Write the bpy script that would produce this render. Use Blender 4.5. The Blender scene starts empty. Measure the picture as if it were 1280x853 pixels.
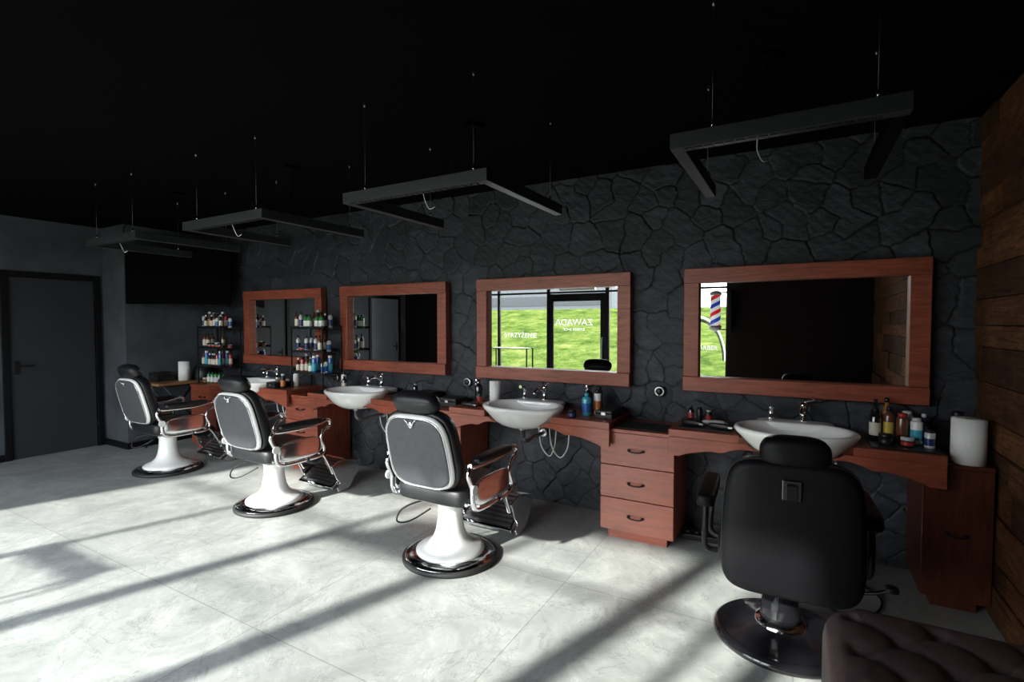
import bpy, bmesh, math, random
import numpy as np
from mathutils import Vector, Matrix, Euler
random.seed(7); np.random.seed(7)
D=3.95; CEIL=2.76; XR=0.92; XL=-7.17; XD=-7.73; YF=-4.85
rad=math.radians
scene=bpy.context.scene
COL=scene.collection

# ------------------------------------------------------------------ materials
def newmat(name):
    m=bpy.data.materials.new(name); m.use_nodes=True
    nt=m.node_tree; b=nt.nodes['Principled BSDF']
    return m,nt,b
def coords(nt,scale=(1,1,1),kind='Object'):
    tc=nt.nodes.new('ShaderNodeTexCoord'); mp=nt.nodes.new('ShaderNodeMapping')
    mp.inputs['Scale'].default_value=scale
    nt.links.new(tc.outputs[kind],mp.inputs['Vector']); return mp.outputs['Vector']
def noise(nt,vec,scale,detail=4,rough=.55,dist=0):
    n=nt.nodes.new('ShaderNodeTexNoise'); n.inputs['Scale'].default_value=scale
    n.inputs['Detail'].default_value=detail; n.inputs['Roughness'].default_value=rough
    n.inputs['Distortion'].default_value=dist
    nt.links.new(vec,n.inputs['Vector']); return n.outputs['Fac']
def ramp(nt,fac,stops):
    r=nt.nodes.new('ShaderNodeValToRGB'); cr=r.color_ramp
    while len(cr.elements)<len(stops): cr.elements.new(.5)
    for e,(p,c) in zip(cr.elements,stops):
        e.position=p; e.color=(*c,1) if len(c)==3 else c
    nt.links.new(fac,r.inputs['Fac']); return r.outputs['Color']
def bumpn(nt,b,h,strength,dist=.01):
    bp=nt.nodes.new('ShaderNodeBump'); bp.inputs['Strength'].default_value=strength
    bp.inputs['Distance'].default_value=dist
    nt.links.new(h,bp.inputs['Height']); nt.links.new(bp.outputs['Normal'],b.inputs['Normal'])
def mixc(nt,a,b_,mode='MULTIPLY',fac=1):
    mm=nt.nodes.new('ShaderNodeMix'); mm.data_type='RGBA'; mm.blend_type=mode; mm.inputs[0].default_value=fac
    nt.links.new(a,mm.inputs[6]); nt.links.new(b_,mm.inputs[7]); return mm.outputs[2]
def P(name,col,rough=.5,metal=0,ns=15,amt=.12,bump=0,coat=0,stretch=(1,1,1),spec=.5):
    m,nt,b=newmat(name)
    v=coords(nt,stretch); f=noise(nt,v,ns)
    lo=tuple(max(0,c*(1-amt)) for c in col); hi=tuple(min(1,c*(1+amt)) for c in col)
    nt.links.new(ramp(nt,f,[(.3,lo),(.7,hi)]),b.inputs['Base Color'])
    b.inputs['Roughness'].default_value=rough; b.inputs['Metallic'].default_value=metal
    b.inputs['Coat Weight'].default_value=coat; b.inputs['Coat Roughness'].default_value=.1
    b.inputs['Specular IOR Level'].default_value=spec
    if bump: bumpn(nt,b,noise(nt,v,ns*6,3),bump,.004)
    return m
M={}
M['black_vinyl']=P('black_vinyl',(.009,.009,.011),.42,ns=30,bump=.25,spec=.45)
M['matt_vinyl']=P('matt_black_vinyl',(.004,.004,.005),.5,ns=30,bump=.2,spec=.2)
M['grey_vinyl']=P('grey_vinyl',(.060,.062,.068),.5,ns=30,bump=.2)
M['enamel']=P('white_enamel',(.84,.84,.82),.22,coat=.4,amt=.03)
M['ceramic']=P('white_ceramic',(.95,.95,.93),.12,coat=.5,amt=.01)
M['chrome']=P('chrome',(.82,.83,.85),.12,1,amt=.05)
M['steel']=P('brushed_steel',(.42,.42,.44),.35,1,amt=.1)
M['darksteel']=P('dark_steel',(.16,.16,.17),.3,1,amt=.1)
M['blackmetal']=P('black_metal',(.008,.008,.009),.45,0,amt=.2,spec=.3)
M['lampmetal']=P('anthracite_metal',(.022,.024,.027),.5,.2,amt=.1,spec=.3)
M['rubber']=P('black_rubber',(.015,.015,.015),.6,bump=.2)
M['glossblack']=P('gloss_black',(.01,.01,.012),.1,coat=.6)
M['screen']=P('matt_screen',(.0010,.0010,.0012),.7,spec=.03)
M['plastic']=P('black_plastic',(.010,.010,.011),.4,spec=.4)
M['whiteplastic']=P('white_plastic',(.75,.75,.73),.35,amt=.03)
M['paper']=P('paper',(.86,.86,.84),.85,ns=60,amt=.04,bump=.3)
M['plaster']=P('grey_plaster',(.060,.066,.076),.75,ns=2.5,amt=.35,bump=.15,spec=.3)
M['doorpaint']=P('dark_grey_door_paint',(.027,.028,.034),.55,ns=3,amt=.1,spec=.3)
M['panelpaint']=P('grey_panel_paint',(.14,.145,.16),.6,ns=3,amt=.1)
M['doorframe']=P('black_door_frame',(.004,.004,.005),.5,spec=.2)
M['ceilpaint']=P('black_ceiling_paint',(.0016,.0016,.0018),.9,ns=4,spec=.04)
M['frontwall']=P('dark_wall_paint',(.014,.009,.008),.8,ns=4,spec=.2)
M['leather']=P('plum_grey_leather',(.075,.048,.050),.40,ns=25,amt=.2,bump=.3)
M['tabletop']=P('oak_tabletop',(.30,.15,.07),.5,stretch=(1,8,8),ns=6,amt=.3)
M['concrete']=P('light_concrete',(.10,.105,.11),.8,ns=3)
M['paving']=P('grey_paving',(.20,.195,.19),.8,ns=3)
M['darkglass']=P('dark_glass',(.015,.02,.025),.3)
for n,c in dict(blue=(.02,.11,.38),cyan=(.05,.36,.48),green=(.04,.2,.06),red=(.35,.03,.03),amber=(.30,.12,.02),yellow=(.6,.43,.08),
                navy=(.02,.03,.12),brown=(.12,.04,.02),silver=(.5,.5,.5),orange=(.5,.17,.05),cream=(.65,.6,.5)).items():
    M[n]=P(n+'_bottle',c,.25,amt=.08,coat=.3)
def wood(name,stretch,g=1):
    m,nt,b=newmat(name)
    v=coords(nt,stretch); f=noise(nt,v,4.5,8,.68,.9); f2=noise(nt,coords(nt,(1,1,1)),1.7,2)
    mx=nt.nodes.new('ShaderNodeMath'); mx.operation='MULTIPLY_ADD'; mx.inputs[1].default_value=.8
    nt.links.new(f,mx.inputs[0]); 
    m2=nt.nodes.new('ShaderNodeMath'); m2.operation='MULTIPLY'; m2.inputs[1].default_value=.2; nt.links.new(f2,m2.inputs[0])
    nt.links.new(m2.outputs[0],mx.inputs[2])
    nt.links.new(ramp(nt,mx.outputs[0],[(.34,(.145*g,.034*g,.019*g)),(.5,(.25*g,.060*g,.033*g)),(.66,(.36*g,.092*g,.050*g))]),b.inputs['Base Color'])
    b.inputs['Roughness'].default_value=.38; b.inputs['Specular IOR Level'].default_value=.4
    bumpn(nt,b,f,.15,.003); return m
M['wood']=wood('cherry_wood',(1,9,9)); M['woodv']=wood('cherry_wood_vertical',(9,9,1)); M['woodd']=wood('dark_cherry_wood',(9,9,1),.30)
m,nt,b=newmat('mirror_glass'); b.inputs['Metallic'].default_value=1; b.inputs['Roughness'].default_value=.0
nt.links.new(ramp(nt,noise(nt,coords(nt),2),[(0,(.82,.84,.83)),(1,(.86,.88,.87))]),b.inputs['Base Color']); M['mirror']=m
# stone
m,nt,b=newmat('charcoal_stone')
a1=nt.nodes.new('ShaderNodeAttribute'); a1.attribute_name='seam'; a2=nt.nodes.new('ShaderNodeAttribute'); a2.attribute_name='tone'
v=coords(nt); n1=noise(nt,coords(nt,(1,1,1.8)),7,10,.75,.6)
c1=ramp(nt,n1,[(.3,(.013,.0145,.019)),(.52,(.027,.030,.039)),(.68,(.052,.057,.071)),(.82,(.095,.102,.121))])
c2=ramp(nt,a2.outputs['Fac'],[(0,(.68,.68,.70)),(1,(1.3,1.3,1.3))])
cc=mixc(nt,c1,c2)
m3=nt.nodes.new('ShaderNodeMix'); m3.data_type='RGBA'; m3.inputs[6].default_value=(.0010,.0010,.0013,1)
nt.links.new(a1.outputs['Fac'],m3.inputs[0]); nt.links.new(cc,m3.inputs[7])
nt.links.new(m3.outputs[2],b.inputs['Base Color']); b.inputs['Roughness'].default_value=.5; b.inputs['Specular IOR Level'].default_value=.4
bumpn(nt,b,noise(nt,coords(nt,(1,1,1.6)),10,10,.70,.9),.8,.014); M['stone']=m
# planks
m,nt,b=newmat('reclaimed_planks')
a=nt.nodes.new('ShaderNodeAttribute'); a.attribute_name='tone'
f=noise(nt,coords(nt,(9,1.0,9)),4,10,.75,1.2); g2=noise(nt,coords(nt),5,6,.7)
c1=ramp(nt,f,[(.32,(.036,.015,.006)),(.5,(.150,.066,.028)),(.7,(.31,.155,.070))])
c2=ramp(nt,a.outputs['Fac'],[(0,(.45,.40,.38)),(.5,(.9,.80,.72)),(1,(1.35,1.2,1.0))])
c3=ramp(nt,g2,[(.35,(.5,.5,.5)),(.6,(1,1,1))])
nt.links.new(mixc(nt,mixc(nt,c1,c2),c3),b.inputs['Base Color'])
b.inputs['Roughness'].default_value=.8; b.inputs['Specular IOR Level'].default_value=.25; bumpn(nt,b,f,.9,.015); M['plank']=m
# floor
m,nt,b=newmat('grey_stone_tile')
v=coords(nt)
bk=nt.nodes.new('ShaderNodeTexBrick'); bk.inputs['Scale'].default_value=1; bk.inputs['Brick Width'].default_value=1.2
bk.inputs['Row Height'].default_value=1.2; bk.inputs['Mortar Size'].default_value=.003; bk.offset=0
bk.inputs['Color1'].default_value=(.92,.92,.92,1); bk.inputs['Color2'].default_value=(1.04,1.04,1.04,1); bk.inputs['Mortar'].default_value=(.66,.66,.66,1)
nt.links.new(v,bk.inputs['Vector'])
f=noise(nt,v,2.2,12,.76,1.2)
c1=ramp(nt,f,[(.3,(.245,.257,.245)),(.5,(.335,.348,.332)),(.7,(.46,.472,.45))])
f2=noise(nt,v,2.6,9,.66,1.2)
vein=ramp(nt,f2,[(.490,(1,1,1)),(.5,(.70,.70,.70)),(.510,(1,1,1))])
f3=noise(nt,v,1.7,9,.66,1.5)
vein2=ramp(nt,f3,[(.493,(1,1,1)),(.5,(1.25,1.25,1.25)),(.507,(1,1,1))])
nt.links.new(mixc(nt,mixc(nt,mixc(nt,c1,vein),vein2),bk.outputs['Color']),b.inputs['Base Color']); b.inputs['Roughness'].default_value=.40
bumpn(nt,b,f,.12,.01); M['floor']=m
# window glass
m=bpy.data.materials.new('window_glass'); m.use_nodes=True; nt=m.node_tree; nt.nodes.clear()
o=nt.nodes.new('ShaderNodeOutputMaterial'); mx=nt.nodes.new('ShaderNodeMixShader'); t=nt.nodes.new('ShaderNodeBsdfTransparent')
g=nt.nodes.new('ShaderNodeBsdfGlossy'); g.inputs['Roughness'].default_value=0; t.inputs['Color'].default_value=(.95,.96,.96,1)
fr=nt.nodes.new('ShaderNodeFresnel'); fr.inputs['IOR'].default_value=1.2
nt.links.new(fr.outputs[0],mx.inputs[0]); nt.links.new(t.outputs[0],mx.inputs[1]); nt.links.new(g.outputs[0],mx.inputs[2]); nt.links.new(mx.outputs[0],o.inputs[0]); M['glass']=m
m=bpy.data.materials.new('white_window_film'); m.use_nodes=True; nt=m.node_tree; nt.nodes.clear()
o=nt.nodes.new('ShaderNodeOutputMaterial'); ad=nt.nodes.new('ShaderNodeMixShader'); d=nt.nodes.new('ShaderNodeBsdfDiffuse'); t=nt.nodes.new('ShaderNodeBsdfTranslucent')
d.inputs[0].default_value=(.7,.7,.7,1); t.inputs[0].default_value=(.7,.7,.7,1); ad.inputs[0].default_value=.5
nt.links.new(d.outputs[0],ad.inputs[1]); nt.links.new(t.outputs[0],ad.inputs[2]); nt.links.new(ad.outputs[0],o.inputs[0]); M['film']=m
m,nt,b=newmat('grass'); v=coords(nt)
c=ramp(nt,noise(nt,v,1.2,12,.85),[(.38,(.014,.028,.006)),(.47,(.050,.074,.014)),(.56,(.095,.112,.026)),(.66,(.17,.150,.055))]); nt.links.new(c,b.inputs['Base Color']); b.inputs['Roughness'].default_value=1; b.inputs['Specular IOR Level'].default_value=0
M['grass']=m
m,nt,b=newmat('barber_pole_stripes')
tc=nt.nodes.new('ShaderNodeTexCoord'); sx=nt.nodes.new('ShaderNodeSeparateXYZ'); nt.links.new(tc.outputs['Object'],sx.inputs[0])
at=nt.nodes.new('ShaderNodeMath'); at.operation='ARCTAN2'; nt.links.new(sx.outputs[1],at.inputs[0]); nt.links.new(sx.outputs[0],at.inputs[1])
dv=nt.nodes.new('ShaderNodeMath'); dv.operation='DIVIDE'; dv.inputs[1].default_value=2*math.pi; nt.links.new(at.outputs[0],dv.inputs[0])
ml=nt.nodes.new('ShaderNodeMath'); ml.operation='MULTIPLY_ADD'; ml.inputs[1].default_value=4; nt.links.new(sx.outputs[2],ml.inputs[0]); nt.links.new(dv.outputs[0],ml.inputs[2])
fr=nt.nodes.new('ShaderNodeMath'); fr.operation='FRACT'; nt.links.new(ml.outputs[0],fr.inputs[0])
c=ramp(nt,fr.outputs[0],[(0,(.7,.02,.02)),(.25,(.85,.85,.85)),(.5,(.02,.06,.45)),(.75,(.85,.85,.85))])
nt.nodes[-1].color_ramp.interpolation='CONSTANT'
nt.links.new(c,b.inputs['Base Color']); nt.links.new(c,b.inputs['Emission Color']); b.inputs['Emission Strength'].default_value=.5
b.inputs['Roughness'].default_value=.2; M['pole']=m

# ------------------------------------------------------------------ mesh builder
def catmull(pts,n=6,closed=False):
    pts=[Vector(p) for p in pts]; out=[]; N=len(pts)
    rng=range(N if closed else N-1)
    for i in rng:
        if closed: p0,p1,p2,p3=pts[(i-1)%N],pts[i],pts[(i+1)%N],pts[(i+2)%N]
        else: p0,p1,p2,p3=pts[max(i-1,0)],pts[i],pts[i+1],pts[min(i+2,N-1)]
        for k in range(n):
            t=k/n
            out.append(.5*((2*p1)+(p2-p0)*t+(2*p0-5*p1+4*p2-p3)*t*t+(3*p1-p0-3*p2+p3)*t**3))
    if not closed: out.append(pts[-1])
    return out
class MB:
    def __init__(s): s.v=[]; s.f=[]; s.s=[]
    def add(s,vs,fs,smooth=False,Mx=None):
        o=len(s.v)
        for p in vs:
            p=Vector(p); 
            if Mx is not None: p=Mx@p
            s.v.append(p)
        for f in fs: s.f.append([i+o for i in f]); s.s.append(smooth)
        return s
    def box(s,c,d,Mx=None):
        x,y,z=[k/2 for k in d]; cx,cy,cz=c
        vs=[(cx+a*x,cy+b*y,cz+e*z) for a in(-1,1) for b in(-1,1) for e in(-1,1)]
        return s.add(vs,[(0,1,3,2),(4,6,7,5),(0,4,5,1),(2,3,7,6),(0,2,6,4),(1,5,7,3)],False,Mx)
    def bx(s,x0,x1,y0,y1,z0,z1,Mx=None): return s.box(((x0+x1)/2,(y0+y1)/2,(z0+z1)/2),(x1-x0,y1-y0,z1-z0),Mx)
    def lathe(s,prof,c=(0,0,0),seg=28,sx=1,sy=1,Mx=None,smooth=True,caps=True):
        vs=[];fs=[];n=len(prof)
        for r,z in prof:
            for k in range(seg):
                a=2*math.pi*k/seg; vs.append((c[0]+sx*r*math.cos(a),c[1]+sy*r*math.sin(a),c[2]+z))
        for i in range(n-1):
            for k in range(seg):
                k2=(k+1)%seg; fs.append((i*seg+k,i*seg+k2,(i+1)*seg+k2,(i+1)*seg+k))
        s.add(vs,fs,smooth,Mx)
        if caps:
            o=len(s.v)-len(vs)
            if prof[0][0]>1e-4: s.f.append([o+k for k in range(seg)][::-1]); s.s.append(False)
            if prof[-1][0]>1e-4: s.f.append([o+(n-1)*seg+k for k in range(seg)]); s.s.append(False)
        return s
    def cyl(s,c,r,h,seg=20,Mx=None): return s.lathe([(r,0),(r,h)],c,seg,Mx=Mx)
    def tube(s,pts,r,seg=8,n=5,closed=False,Mx=None,sm=True,flat=1):
        P_=catmull(pts,n,closed) if (sm and len(pts)>2) else [Vector(p) for p in pts]
        N=len(P_); vs=[];fs=[]
        t0=(P_[1]-P_[0]).normalized(); up=Vector((0,0,1)) if abs(t0.z)<.9 else Vector((1,0,0))
        nx=t0.cross(up).normalized()
        for i in range(N):
            if closed: t=(P_[(i+1)%N]-P_[i-1]).normalized()
            else: t=(P_[min(i+1,N-1)]-P_[max(i-1,0)]).normalized()
            nx=(nx-t*nx.dot(t)).normalized(); ny=t.cross(nx)
            rr=r(i/(N-1)) if callable(r) else r
            for k in range(seg):
                a=2*math.pi*k/seg; vs.append(P_[i]+nx*math.cos(a)*rr+ny*math.sin(a)*rr*flat)
        for i in range(N if closed else N-1):
            j=(i+1)%N
            for k in range(seg):
                k2=(k+1)%seg; fs.append((i*seg+k,i*seg+k2,j*seg+k2,j*seg+k))
        o=len(s.v); s.add(vs,fs,True,Mx)
        if not closed:
            s.f.append([o+k for k in range(seg)][::-1]); s.s.append(False)
            s.f.append([o+(N-1)*seg+k for k in range(seg)]); s.s.append(False)
        return s
    def prism(s,poly,axis,a,b,Mx=None):
        def q(p,h):
            return (p[0],p[1],h) if axis=='z' else ((p[0],h,p[1]) if axis=='y' else (h,p[0],p[1]))
        n=len(poly); vs=[q(p,a) for p in poly]+[q(p,b) for p in poly]
        fs=[tuple(range(n))[::-1],tuple(range(n,2*n))]+[(i,(i+1)%n,n+(i+1)%n,n+i) for i in range(n)]
        return s.add(vs,fs,False,Mx)
    def sup(s,c,d,e=.35,e2=None,Mx=None,nu=24,nv=14):
        e2=e if e2 is None else e2
        def sp(w,p): return math.copysign(abs(w)**p,w)
        vs=[];fs=[]
        for i in range(nv+1):
            ph=-math.pi/2+math.pi*i/nv
            for k in range(nu):
                th=2*math.pi*k/nu
                vs.append((c[0]+d[0]/2*sp(math.cos(ph),e)*sp(math.cos(th),e2),c[1]+d[1]/2*sp(math.cos(ph),e)*sp(math.sin(th),e2),c[2]+d[2]/2*sp(math.sin(ph),e)))
        for i in range(nv):
            for k in range(nu):
                k2=(k+1)%nu; fs.append((i*nu+k,i*nu+k2,(i+1)*nu+k2,(i+1)*nu+k))
        return s.add(vs,fs,True,Mx)
    def pillow(s,outline,tf,tb,Mx=None,p=3.0,cen=(0,0)):
        n=len(outline)
        ts=[0,.35,.6,.78,.9,.96,1]
        seq=[(t,-tb*(1-t**p)**(1/p) if t<1 else 0) for t in ts]+[(t,tf*(1-t**p)**(1/p)) for t in ts[::-1][1:]]
        vs=[];fs=[]
        for t,y in seq:
            for (x,z) in outline: vs.append((cen[0]+(x-cen[0])*max(t,.001),y,cen[1]+(z-cen[1])*max(t,.001)))
        for i in range(len(seq)-1):
            for k in range(n):
                k2=(k+1)%n; fs.append((i*n+k,i*n+k2,(i+1)*n+k2,(i+1)*n+k))
        return s.add(vs,fs,True,Mx)
    def obj(s,name,mat,parent=None,loc=(0,0,0),rot=(0,0,0),bevel=0,bseg=2,label=None,weld=True):
        me=bpy.data.meshes.new(name); me.from_pydata([tuple(v) for v in s.v],[],s.f)
        me.polygons.foreach_set('use_smooth',s.s)
        bm=bmesh.new(); bm.from_mesh(me)
        if weld: bmesh.ops.remove_doubles(bm,verts=bm.verts,dist=1e-5)
        bmesh.ops.recalc_face_normals(bm,faces=bm.faces); bm.to_mesh(me); bm.free()
        me.materials.append(mat if not isinstance(mat,str) else M[mat])
        o=bpy.data.objects.new(name,me); COL.objects.link(o)
        o.location=loc; o.rotation_euler=rot
        if parent: o.parent=parent
        if bevel:
            b=o.modifiers.new('bevel','BEVEL'); b.width=bevel; b.segments=bseg; b.limit_method='ANGLE'; b.angle_limit=rad(40)
        if label: o['label']=label
        return o
def T(o,label,cat,group=None):
    o['label']=label; o['category']=cat
    if group: o['group']=group
    return o
def empty(name,loc,rotz=0):
    e=bpy.data.objects.new(name,None); e.empty_display_size=.1; e.location=loc; e.rotation_euler=(0,0,rotz); COL.objects.link(e); return e
def struct(o): o['kind']='structure'; return o
def dup(src,loc=None,rotz=None,parent=None,label=None):
    n=src.copy(); COL.objects.link(n)
    if parent is not None: n.parent=parent
    if loc is not None: n.location=loc
    if rotz is not None: n.rotation_euler=(0,0,rotz)
    if label: n['label']=label
    for c in src.children: dup(c,parent=n)
    return n
bpy.context.view_layer.update()

# ------------------------------------------------------------------ room
struct(MB().bx(XD-.1,XR+.1,YF-.1,.15,-.1,0).obj('floor','floor'))
struct(MB().bx(XD-.2,XR+.2,YF-.2,.2,CEIL,CEIL+.1).obj('ceiling','ceilpaint'))
def stone_wall():
    res=.0068
    xs=np.arange(XL-.03,XR+.03,res); zs=np.arange(-.01,CEIL+.010,res)
    X,Z=np.meshgrid(xs,zs); nx,nz=len(xs),len(zs)
    rs=random.Random(21)
    seeds=[]; gx,gz=.175,.150; r=0; z=-.2
    while z<CEIL+.3:
        x=XL-.4+(gx/2 if r%2 else 0)
        while x<XR+.4:
            if rs.random()>.06: seeds.append((x+rs.uniform(-.08,.08),z+rs.uniform(-.065,.065)))
            x+=gx
        z+=gz; r+=1
    S=np.array(seeds); n=len(S)
    lab=np.arange(n)
    used=set()
    for i in range(n):
        if i in used or rs.random()>.66: continue
        d=((S-S[i])**2).sum(1); d[i]=9
        for j in np.argsort(d)[:3]:
            if j not in used: lab[j]=lab[i]; used.add(j); used.add(i); break
    C=np.array([S[lab==lab[i]].mean(0) for i in range(n)])
    Xw=X+.004*np.sin(Z*23+X*9)+.003*np.sin(Z*71+X*37+1)+.0022*np.sin(Z*170+X*60)
    Zw=Z+.004*np.sin(X*19+Z*7+2)+.003*np.sin(X*67+Z*29)+.0022*np.sin(X*160-Z*50)
    dep=np.zeros_like(X); seam=np.zeros_like(X); tone=np.zeros_like(X)
    hr=np.random.rand(n); tx=np.random.uniform(-.04,.04,n); tz=np.random.uniform(-.055,.055,n); tn=np.random.rand(n)
    for i in range(nz):
        near=np.where(np.abs(S[:,1]-Zw[i].mean())<.55)[0]; Sn=S[near]; ln=lab[near]
        d=(Xw[i][:,None]-Sn[:,0])**2+(Zw[i][:,None]-Sn[:,1])**2
        idx=np.argpartition(d,5,axis=1)[:,:6]
        dd=np.take_along_axis(d,idx,1); o=np.argsort(dd,axis=1); idx=np.take_along_axis(idx,o,1); dd=np.take_along_axis(dd,o,1)
        a=idx[:,0]; la=ln[a]
        e=np.full(nx,9.)
        for k in range(1,6):
            b=idx[:,k]; diff=ln[b]!=la
            ee=(dd[:,k]-dd[:,0])/(2*np.sqrt(((Sn[a]-Sn[b])**2).sum(1))+1e-9)
            e=np.where(diff,np.minimum(e,ee),e)
        k=np.clip((e-.0012)/.0036,0,1)
        seam[i]=k; tone[i]=tn[la]
        ga=near[a]
        dep[i]=k*(.008+.009*hr[la]+(Xw[i]-C[ga,0])*tx[la]+(Zw[i]-C[ga,1])*tz[la])
    dep+=seam*.001*(np.sin(X*31+Z*22)*np.sin(Z*57-X*11)+.6*np.sin(X*83+Z*91))
    Y=-dep+.020
    me=bpy.data.meshes.new('wall_back')
    co=np.stack([X,Y,Z],-1).reshape(-1,3)
    I=np.arange(nx*nz).reshape(nz,nx)
    F=np.stack([I[:-1,:-1],I[:-1,1:],I[1:,1:],I[1:,:-1]],-1).reshape(-1,4)
    me.vertices.add(len(co)); me.vertices.foreach_set('co',co.ravel())
    me.loops.add(F.size); me.loops.foreach_set('vertex_index',F.ravel())
    me.polygons.add(len(F)); me.polygons.foreach_set('loop_start',np.arange(0,F.size,4)); 
    me.update(calc_edges=True)
    for nme,arr in(('seam',seam),('tone',tone)):
        at=me.attributes.new(nme,'FLOAT','POINT'); at.data.foreach_set('value',arr.ravel().astype(np.float32))
    me.polygons.foreach_set('use_smooth',np.ones(len(F),dtype=bool))
    me.materials.append(M['stone']); o=bpy.data.objects.new('wall_back',me); COL.objects.link(o); struct(o)
stone_wall()
def plank_wall():
    me_b=MB(); tones=[]; z=0
    while z<CEIL:
        h=min(random.choice([.12,.15,.18,.2]),CEIL-z)
        if CEIL-z-h<.04: h=CEIL-z
        y=YF+random.uniform(-1,0)
        while y<.06:
            L=random.uniform(.7,1.9); y0=max(y,YF); y1=min(y+L,.06)
            if y1-y0>.02:
                d=random.uniform(0,.022); me_b.bx(XR-d,XR+.08,y0+.002,y1-.002,z+.003,z+h-.003); tones+= [random.random()]*8
            y+=L
        z+=h
    me_b.bx(XR+.03,XR+.1,YF,.1,0,CEIL); tones+=[0]*8
    o=me_b.obj('wall_right','plank',weld=False)
    at=o.data.attributes.new('tone','FLOAT','POINT'); at.data.foreach_set('value',tones); struct(o)
plank_wall()
w=MB(); w.bx(XD-.12,XD,YF-.1,-1.86,0,CEIL); w.bx(XD-.12,XD,-.93,-.89,0,CEIL); w.bx(XD-.12,XD,-1.86,-.93,2.15,CEIL); struct(w.obj('wall_left','plaster'))
struct(MB().bx(XD-.12,XL,-.9,.15,0,CEIL).obj('wall_left_return','plaster'))
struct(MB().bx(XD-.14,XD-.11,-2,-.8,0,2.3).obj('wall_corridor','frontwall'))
def door(n,y,leafmat):
    d=empty(f'door_{n}',(XD,y,0)); struct(d)
    f=MB(); x0=-.1 if n==1 else .001
    f.bx(x0,.02,-.465,-.405,0,2.15); f.bx(x0,.02,.405,.465,0,2.15); f.bx(x0,.02,-.405,.405,2.085,2.15); f.obj('door_frame','doorframe',d,bevel=.004)
    MB().bx(-.045 if n==1 else .002,-.005 if n==1 else .012,-.40,.40,.006,2.08).obj('door_leaf',leafmat,d,bevel=.003)
    h=MB(); h.box((0,-.34,1.05),(.01 if n==1 else .03,.04,.16)); h.tube([(0,-.34,1.07),(.05,-.34,1.07),(.055,-.3,1.07),(.055,-.21,1.07)],.009); h.obj('door_handle','blackmetal',d)
    for z in(.25,1.05,1.85): MB().cyl((.012,.402,z),.008,.09,10).obj('hinge','blackmetal',d)
door(1,-1.395,'doorpaint'); door(3,-4.2,'panelpaint')
struct(MB().bx(XD,XD+.012,-3.7,-1.87,0,.08).obj('baseboard_left','doorframe'))
struct(MB().bx(XD,XL+.012,-.912,-.9,0,.08).obj('baseboard_return','doorframe'))
struct(MB().bx(XL,XL+.012,-.9,-.03,0,.08).obj('baseboard_corner','doorframe'))
# front wall + glazing
XW=-6.6
w=MB(); w.bx(XD-.1,XR+.1,YF-.12,YF,2.62,CEIL); w.bx(-1.0,XR+.1,YF-.12,YF,0,2.62); w.bx(XD-.1,XW,YF-.12,YF,0,2.62); w.bx(-1.99,-1.89,YF-.12,YF,0,2.62)
struct(w.obj('wall_front','frontwall'))
def window(n,x0,x1,bars,trans,name=None):
    e=empty(name or f'window_{n}',((x0+x1)/2,YF-.06,0)); struct(e); hw=(x1-x0)/2; t=.034
    m=MB(); m.bx(-hw,-hw+t,-.025,.025,0,2.62); m.bx(hw-t,hw,-.025,.025,0,2.62); m.bx(-hw+t,hw-t,-.025,.025,0,.08); m.bx(-hw+t,hw-t,-.025,.025,2.58,2.62)
    for b,bw in bars: m.bx(b-(x0+x1)/2-bw/2,b-(x0+x1)/2+bw/2,-.025,.025,.08,2.58)
    for z in trans: m.bx(-hw+t,hw-t,-.02,.02,z-t/2,z+t/2)
    m.obj('window_frame','blackmetal',e)
    MB().bx(-hw+t,hw-t,-.004,.004,.08,2.58).obj('glass_pane','glass',e)
    return e
window(1,XW,-4.19,[(-5.30,.05)],[2.14])
window(2,-3.02,-1.99,[],[2.14]); window(3,-1.89,-1.0,[(-1.54,.06)],[2.14])
dr=window(0,-4.19,-3.02,[],[2.14],'door_2')
m=MB(); m.bx(-.56,-.47,.030,.055,.01,2.11); m.bx(.47,.56,.030,.055,.01,2.11); m.bx(-.47,.47,.030,.055,.01,.13); m.bx(-.47,.47,.030,.055,1.97,2.11); m.obj('door_leaf','blackmetal',dr,bevel=.003)
m=MB(); m.tube([(.51,.06,.8),(.51,.12,.8),(.51,.12,1.3),(.51,.06,1.3)],.012,sm=False); m.obj('door_handle','steel',dr)
m=MB(); m.bx(-.35,.35,-.06,.06,2.17,2.36); m.obj('door_closer_box','whiteplastic',dr,bevel=.01)
def text(s,size,loc,label,flip=False,ext=.001):
    c=bpy.data.curves.new('window_lettering','FONT'); c.body=s; c.size=size; c.align_x='CENTER'; c.extrude=ext
    o=bpy.data.objects.new('window_lettering',c); COL.objects.link(o)
    dg=bpy.context.evaluated_depsgraph_get(); me=bpy.data.meshes.new_from_object(o.evaluated_get(dg)); 
    n=bpy.data.objects.new('window_lettering',me); n.location=loc; n.rotation_euler=(rad(90),0,rad(180) if flip else 0)
    bpy.data.objects.remove(o); COL.objects.link(n); me.materials.clear(); me.materials.append(M['film'])
    T(n,label,'lettering'); return n
yt=YF-.068
text('ZAWADA',.17,(-3.68,yt,1.52),'white vinyl shop name lettering on the entrance door glass',True)
text('BARBER SHOP',.07,(-3.68,yt,1.42),'small white vinyl lettering beneath the shop name',True)
text('STRZYŻENIE',.13,(-4.82,yt,1.28),'white vinyl service lettering on window glass')
text('BARBER',.10,(-1.33,yt,1.12),'white vinyl lettering inside an arched emblem on glass')
def arc(r0,r1,a0,a1,sz):
    m=MB(); vs=[];fs=[]
    for k in range(33):
        a=rad(a0)+rad(a1-a0)*k/32
        for r in(r0,r1): vs.append((r*math.cos(a),0,r*math.sin(a)*sz))
    for k in range(32): fs.append((2*k,2*k+1,2*k+3,2*k+2))
    return m.add(vs,fs)
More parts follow.
